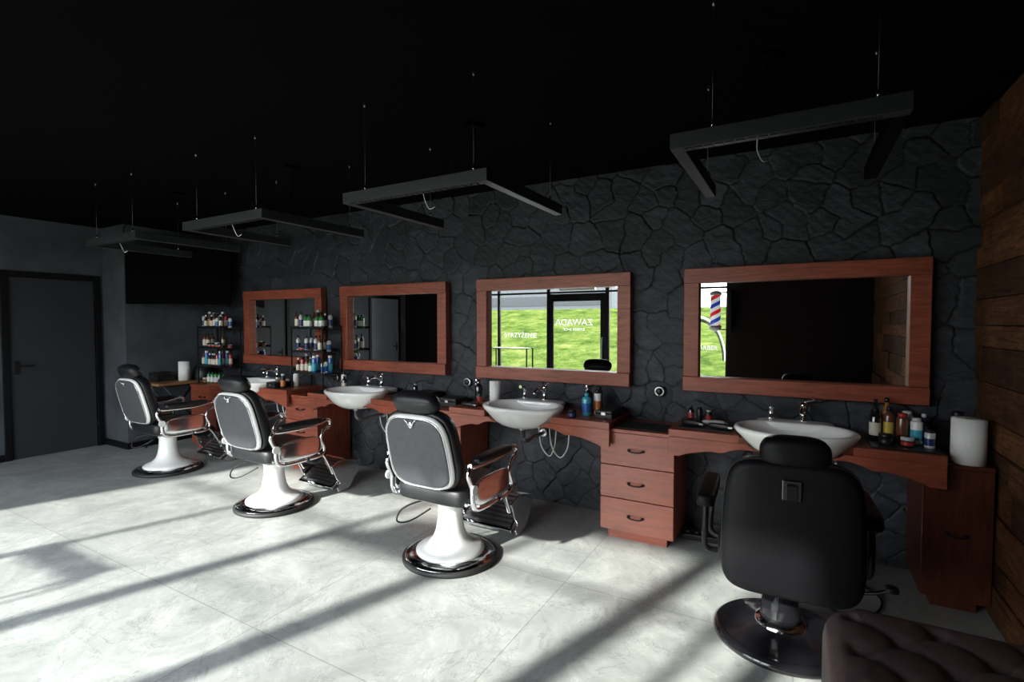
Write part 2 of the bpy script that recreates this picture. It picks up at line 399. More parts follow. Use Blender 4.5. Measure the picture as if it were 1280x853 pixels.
e=empty('window_emblem',(-1.46,yt,.95)); T(e,'grey arched emblem with thin white outline stuck on window glass','emblem')
arc(.375,.40,0,180,1.7).obj('arch_band','panelpaint',e); arc(.41,.43,0,180,1.7).obj('arch_outline','film',e)
e=empty('barber_pole',(-1.16,YF+.22,0)); T(e,'lit red, white and blue striped barber pole on a wall bracket','barber pole')
MB().lathe([(.078,1.52),(.078,2.0)],seg=24).obj('striped_cylinder','pole',e)
m=MB(); m.lathe([(.0,1.43),(.05,1.44),(.085,1.47),(.095,1.52)],seg=24); m.obj('lower_cap','whiteplastic',e)
m=MB(); m.lathe([(.095,2.0),(.085,2.04),(.05,2.07),(0,2.08)],seg=24); m.obj('upper_cap','whiteplastic',e)
m=MB(); m.bx(.02,.23,-.015,.015,1.45,1.47); m.bx(.02,.23,-.015,.015,2.03,2.05); m.bx(.20,.23,-.219,-.015,1.42,2.08); m.obj('wall_bracket','blackmetal',e)
# outside
m=MB(); m.bx(-60,40,-8.2,-4.98,-.12,-.02); struct(m.obj('pavement','paving'))
m=MB(); m.add([(40,-8.2,-.02),(-60,-8.2,-.02),(40,-20,2.3),(-60,-20,2.3),(40,-42,2.6),(-60,-42,2.6),(40,-60,2.6),(-60,-60,2.6)],[(1,0,2,3),(3,2,4,5),(5,4,6,7)])
o=m.obj('grass_slope','grass'); o['kind']='stuff'; o['label']='sunlit green grass bank outside the shop window'; o['category']='grass'
e=empty('office_building',(-25,-48,2.6)); T(e,'pale low office building with dark window bands beyond the grass','building')
MB().bx(-12,9,-4,4,0,2.6).obj('facade','concrete',e)
m=MB(); m.bx(-11.5,8.5,3.95,4.05,.8,1.8); m.obj('window_band','darkglass',e)

# ------------------------------------------------------------------ mirrors
for cx in(-.03,-1.86,-3.64,-5.37):
    e=empty('wall_mirror',(cx,-.005,1.505)); T(e,'wide rectangular wall mirror in a cherry-red wooden frame on stone','mirror','mirrors above the basins')
    W,H,t=.715,.447,.105; fr=MB()
    fr.bx(-W,W,-.075,0,H-t,H); fr.bx(-W,W,-.085,0,-H,-H+t); fr.bx(-W,-W+t,-.07,0,-H+t,H-t); fr.bx(W-t,W,-.07,0,-H+t,H-t)
    fr.obj('frame','wood',e,bevel=.004)
    MB().bx(-W+t,W-t,-.02,-.008,-H+t,H-t).obj('mirror_glass','mirror',e)

# ------------------------------------------------------------------ worktops, basins
AX,BY,SY=.325,.255,-.415
def worktop(cx,hw,ox):
    e=empty('worktop',(cx,0,0)); T(e,'cherry-red wooden worktop with a scalloped apron holding a basin','worktop','wooden basin worktops')
    pts=[(-hw,-.015),(-hw,-.52)]
    x_int=AX*math.sqrt(1-((-.52-SY)/BY)**2)
    a0=math.atan2((-.52-SY)/BY,-x_int/AX); a1=math.atan2((-.52-SY)/BY,x_int/AX)
    a0p=a0 if a0>0 else a0+2*math.pi
    N=28
    for k in range(N+1):
        a=a0p+(a1-a0p)*k/N
        pts.append((ox+AX*math.cos(a),SY+BY*math.sin(a)))
    pts+=[(hw,-.52),(hw,-.015)]
    MB().prism(pts,'z',.801,.85).obj('top','wood',e,bevel=.003)
    for sgn in(-1,1):
        prof=[(sgn*hw,.80),(sgn*hw,.675),(sgn*(hw-.05),.675)]
        xi=.185+sgn*ox
        for k in range(25):
            t=k/24; x=hw-.07-(hw-.07-xi)*t
            z=.675+.088*min(1,t*1.25)**.7-.016*math.exp(-((t-.55)/.10)**2)
            prof.append((sgn*x,z))
        prof+=[(sgn*(.235+sgn*ox),.782),(sgn*(.262+sgn*ox),.80)]
        MB().prism(prof,'y',-.518,-.49).obj('apron','wood',e,bevel=.002)
    MB().bx(-hw+.18,hw-.18,-.05,-.02,.70,.80).obj('wall_batten','wood',e)
def basin(cx):
    e=empty('wash_basin',(cx,SY,0)); T(e,'white oval ceramic basin with chrome tap set into the worktop','basin','white wash basins')
    o_=[(0,.722),(.25,.724),(.45,.733),(.62,.753),(.76,.782),(.88,.82),(.97,.850),(1.04,.873),(1.07,.89),(1.065,.903),(1.02,.910),(.95,.905),(.89,.885),(.8,.85),(.6,.80),(.3,.765),(.06,.76)]
    MB().lathe([(r*AX*.975,z) for r,z in o_],seg=48,sy=BY/AX).obj('bowl','ceramic',e)
    MB().sup((0,.275,.880),(.46,.17,.056),.35,.3).obj('tap_deck','ceramic',e)
    MB().lathe([(.022,.7615),(.022,.765),(.0,.766)],seg=16).obj('drain','chrome',e)
    b=.30; q=.056
    t=MB(); t.lathe([(.028,.85+q),(.028,.86+q),(.02,.865+q),(.02,.94+q),(.024,.945+q),(.022,.975+q),(0,.98+q)],c=(.05,b,0),seg=18)
    t.tube([(.05,b,.915+q),(.045,b-.085,.955+q),(.04,b-.155,.945+q),(.038,b-.17,.92+q)],.013); t.tube([(.05,b,.975+q),(.09,b-.035,.995+q),(.11,b-.05,1.005+q)],.006)
    t.obj('tap','chrome',e)
    t=MB(); t.lathe([(.022,.85+q),(.022,.865+q),(.014,.87+q),(.016,.92+q),(.02,.93+q),(.012,.94+q),(0,.94+q)],c=(-.14,b,0),seg=14); t.tube([(-.14,b,.93+q),(-.14,b-.035,.955+q),(-.14,b-.085,.96+q)],.014); t.obj('hand_shower','chrome',e)
    t=MB(); t.lathe([(.02,.64),(.02,.70),(.03,.703),(.03,.721)],c=(0,.0,0),seg=16); t.tube([(0,0,.65),(0,.03,.61),(0,.09,.60),(0,.2,.61),(0,.385,.61)],.016,seg=10); t.lathe([(.033,0),(.033,.01)],Mx=Matrix.Translation((0,.38,.61))@Matrix.Rotation(rad(90),4,'X'))
    t.obj('drain_trap','steel',e)
    for dx,ex in((-.0,.02),(.10,.14)):
        t=MB(); t.tube([(dx,.31,.80),(dx-.02,.33,.66),(dx-.0,.34,.5),(dx+.07,.35,.42),(ex+.09,.36,.5),(ex+.1,.37,.60),(ex+.1,.38,.66)],.0055,seg=6); t.obj('supply_hose','whiteplastic',e)
    for vx in(.24,.12):
        t=MB(); t.cyl((vx,.375,.64),.012,.045); t.box((vx,.385,.67),(.025,.03,.02)); t.obj('stop_valve','chrome',e)
for cx,bx_ in((-.03,-.02),(-1.86,-1.91),(-3.64,-3.76),(-5.37,-5.43)): worktop(cx,.72 if cx>-.1 else .70,bx_-cx); basin(bx_)

# ------------------------------------------------------------------ cabinets
def handle(parent,z,y,w=.05):
    m=MB(); m.tube([(-w,y,z),(-w,y-.022,z),(-w*.5,y-.03,z-.006),(w*.5,y-.03,z-.006),(w,y-.022,z),(w,y,z)],.0055,seg=8); m.sup((-w,y-.003,z),(.024,.006,.018)); m.sup((w,y-.003,z),(.024,.006,.018)); m.obj('handle','blackmetal',parent)
def cabinet(x0,x1,plain=False):
    cx=(x0+x1)/2; hw=(x1-x0)/2; e=empty('cupboard' if plain else 'drawer_cabinet',(cx,0,0))
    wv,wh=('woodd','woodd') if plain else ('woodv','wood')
    if plain: T(e,'plain dark cherry-red wooden cupboard with single dark handle beside planks','cabinet')
    else: T(e,'three-drawer cherry-red wooden cabinet with dark bow handles','cabinet','drawer cabinets between worktops')
    m=MB(); m.bx(-hw,hw,-.43,-.015,.06,.775); m.obj('body',wv,e,bevel=.003)
    MB().bx(-hw-.0,hw+.0,-.465,-.015,.776,.80).obj('cabinet_top',wh,e,bevel=.003)
    MB().bx(-hw+.05,hw-.05,-.415,-.03,0,.06).obj('plinth',wh,e)
    if plain:
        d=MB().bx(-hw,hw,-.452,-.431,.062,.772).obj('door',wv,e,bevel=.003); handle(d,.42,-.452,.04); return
    z0=.062; hh=(.775-.062)/3
    for k in range(3):
        d=MB().bx(-hw,hw,-.452,-.431,z0+k*hh+.002,z0+(k+1)*hh-.003).obj('drawer',wh,e,bevel=.003); handle(d,z0+(k+.5)*hh,-.452)
cabinet(-1.245,-.725); cabinet(-3.01,-2.49); cabinet(-4.78,-4.28); cabinet(-6.60,-6.08); cabinet(.60,.895,True)

e=empty('side_table',(-6.87,-.43,0)); T(e,'small table with oak top and thin black metal trestle legs','table')
MB().bx(-.235,.235,-.37,.37,.80,.83).obj('table_top','tabletop',e,bevel=.003)
for sx in(-1,1):
    m=MB(); m.tube([(sx*.2,-.33,0),(sx*.2,.3,.79)],.012,sm=False); m.tube([(sx*.2,.33,0),(sx*.2,-.3,.79)],.012,sm=False); m.tube([(sx*.2,-.3,.79),(sx*.2,.3,.79)],.012,sm=False); m.obj('trestle','blackmetal',e)

# ------------------------------------------------------------------ racks
def rack(x0,z0,levels,name='display_rack'):
    e=empty(name,(x0,-.36,z0)); T(e,'black wire shelving rack crowded with hair product bottles','shelf','black product racks')
    for x in(0,.49):
        for y in(0,.25): MB().box((x,y,(levels[-1]+.03-z0)/2),(.012,.012,levels[-1]+.03-z0)).obj('post','blackmetal',e)
    for z in levels:
        m=MB(); m.bx(.007,.483,.007,.243,z-.008-z0,z-z0); m.bx(-.0,.49,-.004,.002,z-z0,z+.02-z0); m.obj('shelf','blackmetal',e,label='thin black metal shelf')
RL=[1.02,1.25,1.50]
rack(-4.79,.85,RL); rack(-6.59,.80,RL)

# ------------------------------------------------------------------ bottles
def prof(kind,h,r):
    if kind=='round': return [(r*.9,0),(r,.01),(r,h*.72),(r*.8,h*.8),(r*.38,h*.85),(r*.36,h*.88)]
    if kind=='jar': return [(r*.92,0),(r,.006),(r,h*.68)]
    if kind=='tall': return [(r*.9,0),(r,.008),(r,h*.6),(r*.85,h*.7),(r*.4,h*.8),(r*.35,h*.93)]
    return [(r*.9,0),(r,.008),(r,h*.82),(r*.9,h*.86)]
def bottle(kind,h,r,mb,mc,ml,loc,label,cat='bottle',name='bottle',group=None):
    b=MB().lathe(prof(kind,h,r),seg=16).obj(name,mb,loc=loc); T(b,label,cat,group)
    zt=prof(kind,h,r)[-1][1]
    if kind=='jar': c=[(r*1.03,zt-.001),(r*1.03,h),(0,h)]
    elif kind=='can': c=[(r*.75,zt),(r*.78,h*.98),(r*.6,h),(0,h)]
    elif kind=='tall': c=[(r*.42,zt-.01),(r*.42,h),(0,h)]
    else: c=[(r*.45,zt-.002),(r*.45,h),(0,h)]
    MB().lathe(c,seg=14).obj('cap',mc,b)
    if ml: MB().lathe([(r*1.015,h*.15),(r*1.015,h*.55)],seg=16,caps=False).obj('label_wrap',ml,b)
    return b
def sprayb(loc,mb,mc,h=.2,r=.033,label='spray bottle with trigger head',rotz=0):
    b=MB().lathe(prof('round',h,r),seg=16).obj('spray_bottle',mb,loc=loc,rot=(0,0,rotz)); T(b,label,'bottle')
    c=MB(); c.cyl((0,0,h*.86),r*.45,.02,12); c.sup((0,-.012,h*.86+.035),(.026,.07,.03),.5); c.tube([(0,-.03,h*.86+.03),(0,-.045,h*.86+.005),(0,-.035,h*.86-.02)],.005); c.obj('trigger_head',mc,b)
    return b
kinds=[('round',.17,.024,'silver','plastic','navy'),('can',.19,.026,'blue','whiteplastic','cyan'),('tall',.18,.024,'brown','plastic','cream'),('can',.17,.024,'red','plastic','cream'),
       ('round',.15,.026,'green','plastic','whiteplastic'),('jar',.07,.034,'plastic','silver','amber'),('can',.2,.025,'plastic','silver','orange'),('round',.14,.023,'whiteplastic','plastic','blue'),('jar',.06,.032,'cream','plastic','red'),('tall',.16,.022,'plastic','whiteplastic','cream')]
desc=['silver bottle with navy label and black cap','blue spray can with white cap','brown bottle with cream label','red can with cream label and black cap','green bottle with white label and black cap','black jar with silver lid','black spray can with orange label','white bottle with blue label','cream jar with black lid','black bottle with white cap']
proto={}
def put(k,loc,group,hs=1):
    if k not in proto:
        proto[k]=bottle(*kinds[k],loc,desc[k]+' on a rack shelf',group=group)
    else:
        o=dup(proto[k],loc,random.uniform(0,6)); o['group']=group
for (x0,g) in((-4.79,'hair products on the rack'),(-6.59,'hair products on the corner rack')):
    for li,z in enumerate(RL):
        for row,y in enumerate((-.31,-.20)):
            x=x0+.045
            while x<x0+.45:
                if random.random()<(.95 if li!=1 else .92):
                    k=random.choice([0,1,2,3,4,6,7,9,9,6,2])
                    if li==1: k=random.choice([0,5,7,8,2,4,8,9])
                    put(k,(x,y+random.uniform(-.01,.01),z+.0005),g)
                x+=random.uniform(.056,.066) if li!=1 else .0715
for i in range(6): put(random.choice([5,7,8,4]),(-6.54+i*.075,-.30,.8005),'hair products on the corner rack')
def mat_(x0,x1,y0,y1,z,label,h=.008,name='counter_mat'):
    o=MB().bx(-(x1-x0)/2,(x1-x0)/2,-(y1-y0)/2,(y1-y0)/2,0,h).obj(name,'plastic',loc=((x0+x1)/2,(y0+y1)/2,z),bevel=.003); T(o,label,'mat'); return o
W=.8505
mat_(.36,.68,-.49,-.10,W,'black rubber mat beneath bottles')
z=W+.0085
bottle('tall',.23,.027,'glossblack','plastic','brown',(.41,-.17,z),'tall dark glass bottle on a black mat')
bottle('round',.19,.030,'glossblack','plastic','cream',(.40,-.27,z),'dark bottle with cream label and black cap')
bottle('tall',.24,.030,'amber','glossblack','yellow',(.47,-.15,z),'amber glass bottle with yellow label')
bottle('round',.20,.027,'brown','plastic','yellow',(.468,-.25,z),'brown bottle with yellow label')
bottle('can',.17,.030,'brown','red','brown',(.53,-.27,z),'reddish brown bottle on a black mat')
bottle('can',.17,.030,'whiteplastic','whiteplastic','blue',(.565,-.17,z),'white bottle with blue label')
bottle('can',.15,.030,'whiteplastic','silver','cyan',(.595,-.28,z),'white and light blue canister')
bottle('round',.16,.026,'navy','whiteplastic','cyan',(.645,-.17,z),'navy bottle with light blue label')
bottle('jar',.06,.034,'plastic','plastic',None,(.44,-.38,z),'squat black jar of styling product','jar','jar')
bottle('jar',.05,.032,'plastic','silver','red',(.54,-.38,z),'small black jar with silver lid','jar','jar')
bottle('can',.10,.025,'silver','plastic','navy',(.64,-.37,z),'short silver canister with black cap')
bottle('can',.25,.034,'plastic','plastic',None,(.79,-.2,.8005),'tall black canister behind the paper roll')
def roll(loc,r,h,label):
    o=MB().lathe([(r*.28,0),(r,0),(r,h),(r*.28,h)],seg=32,caps=False).obj('paper_towel_roll','paper',loc=loc); T(o,label,'paper towel')
    MB().lathe([(r*.27,.001),(r*.27,h-.001)],seg=16).obj('cardboard_core','cream',o)
roll((.800,-.385,.8005),.075,.24,'thick white paper towel roll standing on the cabinet')
def clipper(loc,rotz,col='plastic',label='black cordless hair clipper lying on the mat'):
    e=empty('hair_clipper',loc,rotz); T(e,label,'hair clipper')
    Mx=Matrix.Translation((0,0,.019))
    MB().sup((0,0,0),(.042,.15,.036),.6,Mx=Mx).obj('body',col,e)
    MB().box((0,-.078,.0),(.04,.025,.012),Mx=Mx).obj('blade','steel',e)
mat_(-.70,-.37,-.46,-.12,W,'black rubber mat beneath hair clippers')
clipper((-.63,-.36,z),1.2); clipper((-.50,-.30,z),1.8,'silver','silver and black hair clipper lying on a mat'); clipper((-.45,-.40,z),1.3)
bottle('round',.10,.02,'glossblack','plastic','red',(-.67,-.16,z),'small black oil bottle with red label'); bottle('can',.10,.02,'plastic','plastic',None,(-.61,-.17,z),'small matte black bottle'); bottle('can',.08,.022,'plastic','silver','red',(-.55,-.16,z),'small black canister with red label')
mat_(-1.15,-.80,-.42,-.16,.8005,'thin dark glass plate on the cabinet top',.004,'counter_plate')
roll((-2.30,-.20,W),.048,.20,'narrow white paper roll beside the basin')
sprayb((-2.49,-.17,W),'glossblack','chrome',.19,label='black spray bottle with metallic trigger head')
bottle('round',.12,.024,'plastic','plastic','red',(-2.42,-.26,W),'black bottle with red label'); clipper((-2.43,-.42,W),1.5,'plastic','black hair clipper lying on the worktop'); clipper((-2.35,-.33,W),1.4,'brown','black and copper clipper lying on the worktop')
sprayb((-1.45,-.17,W),'glossblack','chrome',.2,.036,'black bottle with metallic spray head')
bottle('round',.17,.036,'cyan','cyan','blue',(-1.41,-.31,W),'bright blue tonic bottle'); bottle('can',.19,.028,'whiteplastic','plastic','orange',(-1.35,-.23,W),'white can with orange red label'); bottle('can',.2,.026,'blue','plastic','cyan',(-1.375,-.13,W),'blue can with black cap')
bottle('jar',.06,.03,'plastic','plastic','navy',(-1.47,-.45,W),'small black jar of wax','jar','jar')
def box_(x,y,zz,w,d,h,label,name='tool_case'):
    o=MB().bx(-w/2,w/2,-d/2,d/2,0,h*.62).obj(name,'plastic',loc=(x,y,zz),bevel=.005); T(o,label,'case'); MB().bx(-w/2,w/2,-d/2,d/2,h*.65,h).obj('lid','plastic',o,bevel=.005); MB().box((0,-d/2-.003,h*.63),(.03,.006,.02)).obj('latch','steel',o)
box_(-1.245,-.25,W,.13,.30,.06,'flat black tool case on the worktop end')
box_(-3.06,-.22,W,.2,.28,.06,'flat black tool case with clippers'); clipper((-3.24,-.42,W),1.4); clipper((-3.27,-.30,W),1.3,'silver','silver hair clipper on the worktop'); bottle('round',.12,.025,'glossblack','silver','navy',(-3.24,-.15,W),'dark bottle with silver cap')
box_(-2.75,-.2,.8005,.2,.2,.08,'black box on the cabinet between worktops')
bottle('can',.19,.027,'whiteplastic','plastic','cream',(-4.2,-.17,W),'white bottle with black cap near the rack'); bottle('round',.15,.024,'glossblack','plastic','cream',(-4.14,-.22,W),'black bottle with cream label near the rack')
mat_(-4.30,-4.12,-.49,-.3,W,'black mat holding grooming tools'); clipper((-4.21,-.395,z),1.5)
sprayb((-4.93,-.2,W),'whiteplastic','plastic',.18,label='white spray bottle with black trigger'); bottle('can',.16,.026,'plastic','silver','orange',(-4.86,-.42,W),'black can with orange label near the rack')
box_(-4.98,-.38,W,.14,.22,.06,'black tool case on the worktop'); clipper((-5.92,-.40,W),1.3); box_(-5.93,-.2,W,.2,.14,.06,'flat black case on the worktop')
roll((-6.80,-.42,.8305),.066,.24,'white paper towel roll on the small table')
box_(-6.98,-.60,.8305,.2,.2,.11,'black storage box on the small table','storage_box')
e=empty('steamer_bowl',(-6.78,-.19,.8305)); T(e,'matte black domed bowl upturned on the small table','bowl')
MB().lathe([(.13,0),(.135,.02),(.12,.12),(.08,.19),(.03,.225),(0,.23)],seg=24).obj('dome','plastic',e); MB().lathe([(.14,0),(.14,.012)],seg=24).obj('rim','blackmetal',e)

for x,zz in((-.93,1.03),(-2.72,1.0),(-4.5,.95)):
    e=empty('wall_socket',(x,-.006,zz)); T(e,'round brushed steel electric socket on the stone wall','socket')
    R=Matrix.Rotation(rad(90),4,'X'); MB().lathe([(.042,0),(.042,.012),(.036,.018),(.03,.018)],Mx=R,seg=24).obj('plate','steel',e); MB().lathe([(.028,0),(.028,.02),(.02,.03),(0,.03)],Mx=R,seg=20).obj('plug','plastic',e)
    MB().tube([(0,-.03,-.01),(.01,-.05,-.06),(.03,-.045,-.12),(.0,-.04,-.176)],.004,seg=6).obj('cord','plastic',e)

# ------------------------------------------------------------------ barber chairs
def outline(w,h,n=3.4,taper=0,N=44,cz=0):
    o=[]
    for k in range(N):
        a=2*math.pi*k/N; c,s=math.cos(a),math.sin(a)
        x=math.copysign(abs(c)**(2/n),c)*w/2; z=math.copysign(abs(s)**(2/n),s)*h/2
        x*=1+taper*(z/(h/2)); o.append((x,cz+z))
    return o
def classic_chair(loc,rotz,label):
    e=empty('barber_chair',loc,rotz); T(e,label,'chair','vintage barber chairs')
    MB().lathe([(.30,0),(.315,.008),(.315,.028),(.30,.035)],seg=48).obj('rubber_foot_ring','rubber',e)
    MB().lathe([(.298,.0355),(.29,.048),(.24,.058),(.225,.06)],seg=48,caps=False).obj('chrome_ring','chrome',e)
    MB().lathe([(.228,.045),(.225,.07),(.20,.085),(.15,.105),(.115,.14),(.095,.19),(.083,.26),(.08,.34),(.088,.36),(.088,.375),(.07,.38)],seg=40).obj('pedestal','enamel',e)
    m=MB(); m.cyl((0,0,.375),.055,.03); m.bx(-.16,.16,-.16,.16,.402,.425); m.obj('seat_bracket','steel',e)
    m=MB(); m.sup((0,.03,.485),(.54,.54,.13),.35,.25,nu=40); m.obj('seat','black_vinyl',e)
    m=MB(); m.tube([(-.265,-.2,.452),(-.265,.25,.452),(-.22,.288,.452),(.22,.288,.452),(.265,.25,.452),(.265,-.2,.452)],.010,sm=False); m.obj('seat_trim','chrome',e)
    Mx=Matrix.Translation((0,-.25,.54))@Matrix.Rotation(rad(14),4,'X')
    Mt=Mx@Matrix.Translation((0,0,.24))
    ol=outline(.515,.51,3.8,-.025)
    m=MB(); m.pillow(ol,.10,.010,Mx=Mt@Matrix.Translation((0,.022,0)),p=5); m.obj('back_cushion','black_vinyl',e)
    m=MB(); m.pillow(outline(.488,.488,3.8,-.025),.012,.022,Mx=Mt,p=8); m.obj('back_shell','enamel',e,label='white enamelled back shell rim')
    ol2=outline(.455,.455,3.8,-.025)
    m=MB(); m.pillow(ol2,.0,.022,Mx=Mt@Matrix.Translation((0,-.012,0)),p=6); m.obj('back_panel','grey_vinyl',e,label='mid-grey padded rear panel')
    m=MB(); m.tube([(x*1.006,-.028,z_*1.006) for x,z_ in ol2[::2]],.003,seg=6,n=2,closed=True,Mx=Mt); m.obj('panel_trim','chrome',e)
    m=MB(); m.lathe([(.0,0),(.014,0),(.018,-.005),(.014,-.010),(0,-.010)],Mx=Mt@Matrix.Translation((0,-.034,.195))@Matrix.Rotation(rad(-90),4,'X'),seg=20)
    m.tube([(-.045,-.036,.224),(-.026,-.04,.21),(-.01,-.04,.180),(0,-.04,.174),(.01,-.04,.180),(.026,-.04,.21),(.045,-.036,.224)],.003,Mx=Mt,flat=1); m.obj('emblem','chrome',e)
    m=MB(); m.bx(-.025,.025,.012,.03,.2,.30,Mx=Mt); m.obj('headrest_stem','steel',e)
    m=MB(); m.pillow(outline(.335,.15,2.9),.065,.06,Mx=Mt@Matrix.Translation((0,.045,.298))@Matrix.Rotation(rad(16),4,'X'),p=2.6); m.obj('headrest','black_vinyl',e)
    for sx in(-1,1):
        X=sx*.318
        m=MB(); m.sup((X,.03,.724),(.08,.42,.05),.5,.4); m.obj('arm_pad','black_vinyl',e)
        m=MB(); m.tube([(X,-.235,.705),(X,-.17,.69),(X,.10,.685),(X,.22,.70),(X,.29,.715),(X,.325,.69),(X,.31,.65),(X,.265,.64),(X,.235,.60),(X,.225,.55),(X,.26,.47),(X,.22,.42),(X,.10,.415)],.015,seg=12,n=5)
        m.obj('arm_frame','chrome',e)
        m=MB(); m.tube([(X,-.22,.70),(X,-.25,.65),(X,-.21,.56),(X,-.20,.47),(X,-.14,.42),(X,.1,.415)],.015,seg=12); m.obj('arm_brace','chrome',e)
        m=MB(); m.sup((X,.02,.52),(.028,.42,.17),.5,.5); m.obj('side_panel','chrome',e)
        m=MB(); m.cyl((0,0,0),.030,.014,20,Mx=Matrix.Translation((X+sx*.012,-.215,.56))@Matrix.Rotation(rad(90*sx),4,'Y')); m.obj('pivot_boss','enamel',e)
    m=MB(); m.bx(-.318,.318,.08,.11,.425,.44); m.obj('cross_bar','steel',e); m=MB(); m.bx(-.318,.318,-.13,-.10,.425,.44); m.obj('cross_bar','steel',e)
    m=MB(); m.tube([(-.06,-.04,.385),(-.16,-.12,.38),(-.24,-.2,.34),(-.27,-.22,.27),(-.24,-.2,.25),(-.18,-.16,.27),(-.1,-.08,.33)],.006,seg=6); m.obj('pump_lever','plastic',e)
    for sx in(-1,1):
        m=MB(); m.tube([(sx*.19,.24,.43),(sx*.195,.33,.39),(sx*.195,.40,.28),(sx*.195,.45,.18)],.018,seg=10,flat=.7); m.obj('footrest_arm','chrome',e)
        pl=[(.40,.26),(.46,.29),(.56,.295),(.68,.26),(.735,.21),(.72,.16),(.62,.03),(.58,.012),(.48,.012),(.46,.05),(.50,.09),(.46,.13)]
        m=MB(); m.prism(pl,'x',sx*.226,sx*.240); m.obj('footrest_side','chrome',e,bevel=.005)
    F=Matrix.Translation((0,.57,.145))@Matrix.Rotation(rad(30),4,'X')
    m=MB(); m.bx(-.225,.225,-.18,-.16,-.012,.016,Mx=F); m.bx(-.225,.225,.16,.18,-.012,.016,Mx=F); m.bx(-.225,-.205,-.16,.16,-.012,.016,Mx=F); m.bx(.205,.225,-.16,.16,-.012,.016,Mx=F); m.obj('footplate_frame','chrome',e,bevel=.003)
    m=MB(); [m.bx(-.20,.20,-.150+i*.04,-.126+i*.04,.003,.018,Mx=F) for i in range(8)]; m.obj('tread_rib','steel',e)
    m=MB(); m.bx(-.204,.204,-.159,.159,-.006,.002,Mx=F); m.obj('tread_plate','rubber',e)
    m=MB(); m.sup((0,0,0),(.36,.05,.15),.5,.4,Mx=Matrix.Translation((0,.37,.35))@Matrix.Rotation(rad(-30),4,'X')); m.obj('calf_pad','black_vinyl',e)
    return e
c3=classic_chair((-2.0,-1.26,0),rad(0),'vintage barber chair, black vinyl, white enamel pedestal, chrome arms')
dup(c3,(-3.88,-1.23,0),rad(0)); dup(c3,(-5.80,-1.12,0),rad(0))
def modern_chair(loc,rotz):
    e=empty('barber_chair',loc,rotz); T(e,'all-black padded barber chair with steel plate on glossy round base','chair')
    MB().lathe([(.29,0),(.305,.01),(.305,.03),(.285,.045),(.27,.045)],seg=48).obj('base_rim','glossblack',e)
    MB().lathe([(.269,.046),(.20,.062),(.11,.085),(.085,.10)],seg=48,caps=False).obj('base_dome','glossblack',e)
    MB().lathe([(.115,.08),(.11,.10),(.10,.105),(.095,.11)],seg=32,caps=False).obj('column_collar','chrome',e)
    MB().lathe([(.095,.10),(.088,.13),(.086,.30),(.10,.305),(.10,.38)],seg=32).obj('column_cover','glossblack',e)
    MB().lathe([(.104,.30),(.106,.31),(.106,.325),(.104,.335)],seg=32,caps=False).obj('column_ring','chrome',e)
    MB().bx(-.2,.2,-.2,.2,.38,.41).obj('seat_bracket','blackmetal',e)
    MB().sup((0,.02,.48),(.56,.54,.14),.35,.25,nu=40).obj('seat','matt_vinyl',e)
    Mx=Matrix.Translation((.02,-.36,.675))@Matrix.Rotation(rad(9),4,'X')
    ol=[(x*(1-.10*max(0,(z_+.12)/.43)**1.6),z_) for x,z_ in outline(.54,.63,6.0,0,N=72)]
    MB().pillow(ol,.07,.055,Mx=Mx,p=5).obj('backrest','matt_vinyl',e)
    MB().tube([(x*.995,-.012,z_*.995) for x,z_ in ol],.005,seg=6,n=1,closed=True,Mx=Mx).obj('piping','blackmetal',e)
    m=MB(); m.bx(-.036,.036,-.064,-.05,.165,.25,Mx=Mx); m.obj('back_plate','darksteel',e,bevel=.004,label='small square dark steel plate')
    m=MB(); m.bx(-.020,.020,-.078,-.0645,.172,.235,Mx=Mx); m.obj('headrest_clamp','blackmetal',e,bevel=.002)
    m=MB(); m.pillow(outline(.265,.155,3.2),.065,.055,Mx=Mx@Matrix.Translation((.01,.02,.332)),p=3); m.obj('headrest','matt_vinyl',e)
    for sx in(-1,1):
        X=sx*.335
        MB().sup((X,.0,.70),(.085,.46,.07),.4,.35).obj('arm_pad','matt_vinyl',e)
        for yy in(-1,1): MB().tube([(X,yy*.16,.67),(X,yy*.18,.56),(X,yy*.12,.44),(sx*.27,yy*.08,.42)],.014,seg=8).obj('arm_frame','blackmetal',e)
        m=MB(); m.tube([(sx*.15,.27,.43),(sx*.16,.38,.36),(sx*.16,.52,.16),(sx*.16,.60,.12)],.012); m.obj('footrest_arm','chrome',e)
    F=Matrix.Translation((0,.58,.13))@Matrix.Rotation(rad(25),4,'X'); m=MB(); m.bx(-.2,.2,-.1,.1,-.006,.012,Mx=F); [m.bx(-.18,.18,-.09+i*.03,-.075+i*.03,.012,.018,Mx=F) for i in range(6)]; m.obj('footplate','steel',e)
    m=MB(); m.tube([(.08,0,.34),(.25,-.06,.33),(.36,-.1,.36),(.42,-.12,.40)],.009); m.sup((.42,-.12,.40),(.05,.05,.03),.6); m.obj('pump_lever','plastic',e)
modern_chair((-.06,-1.17,0),rad(3))

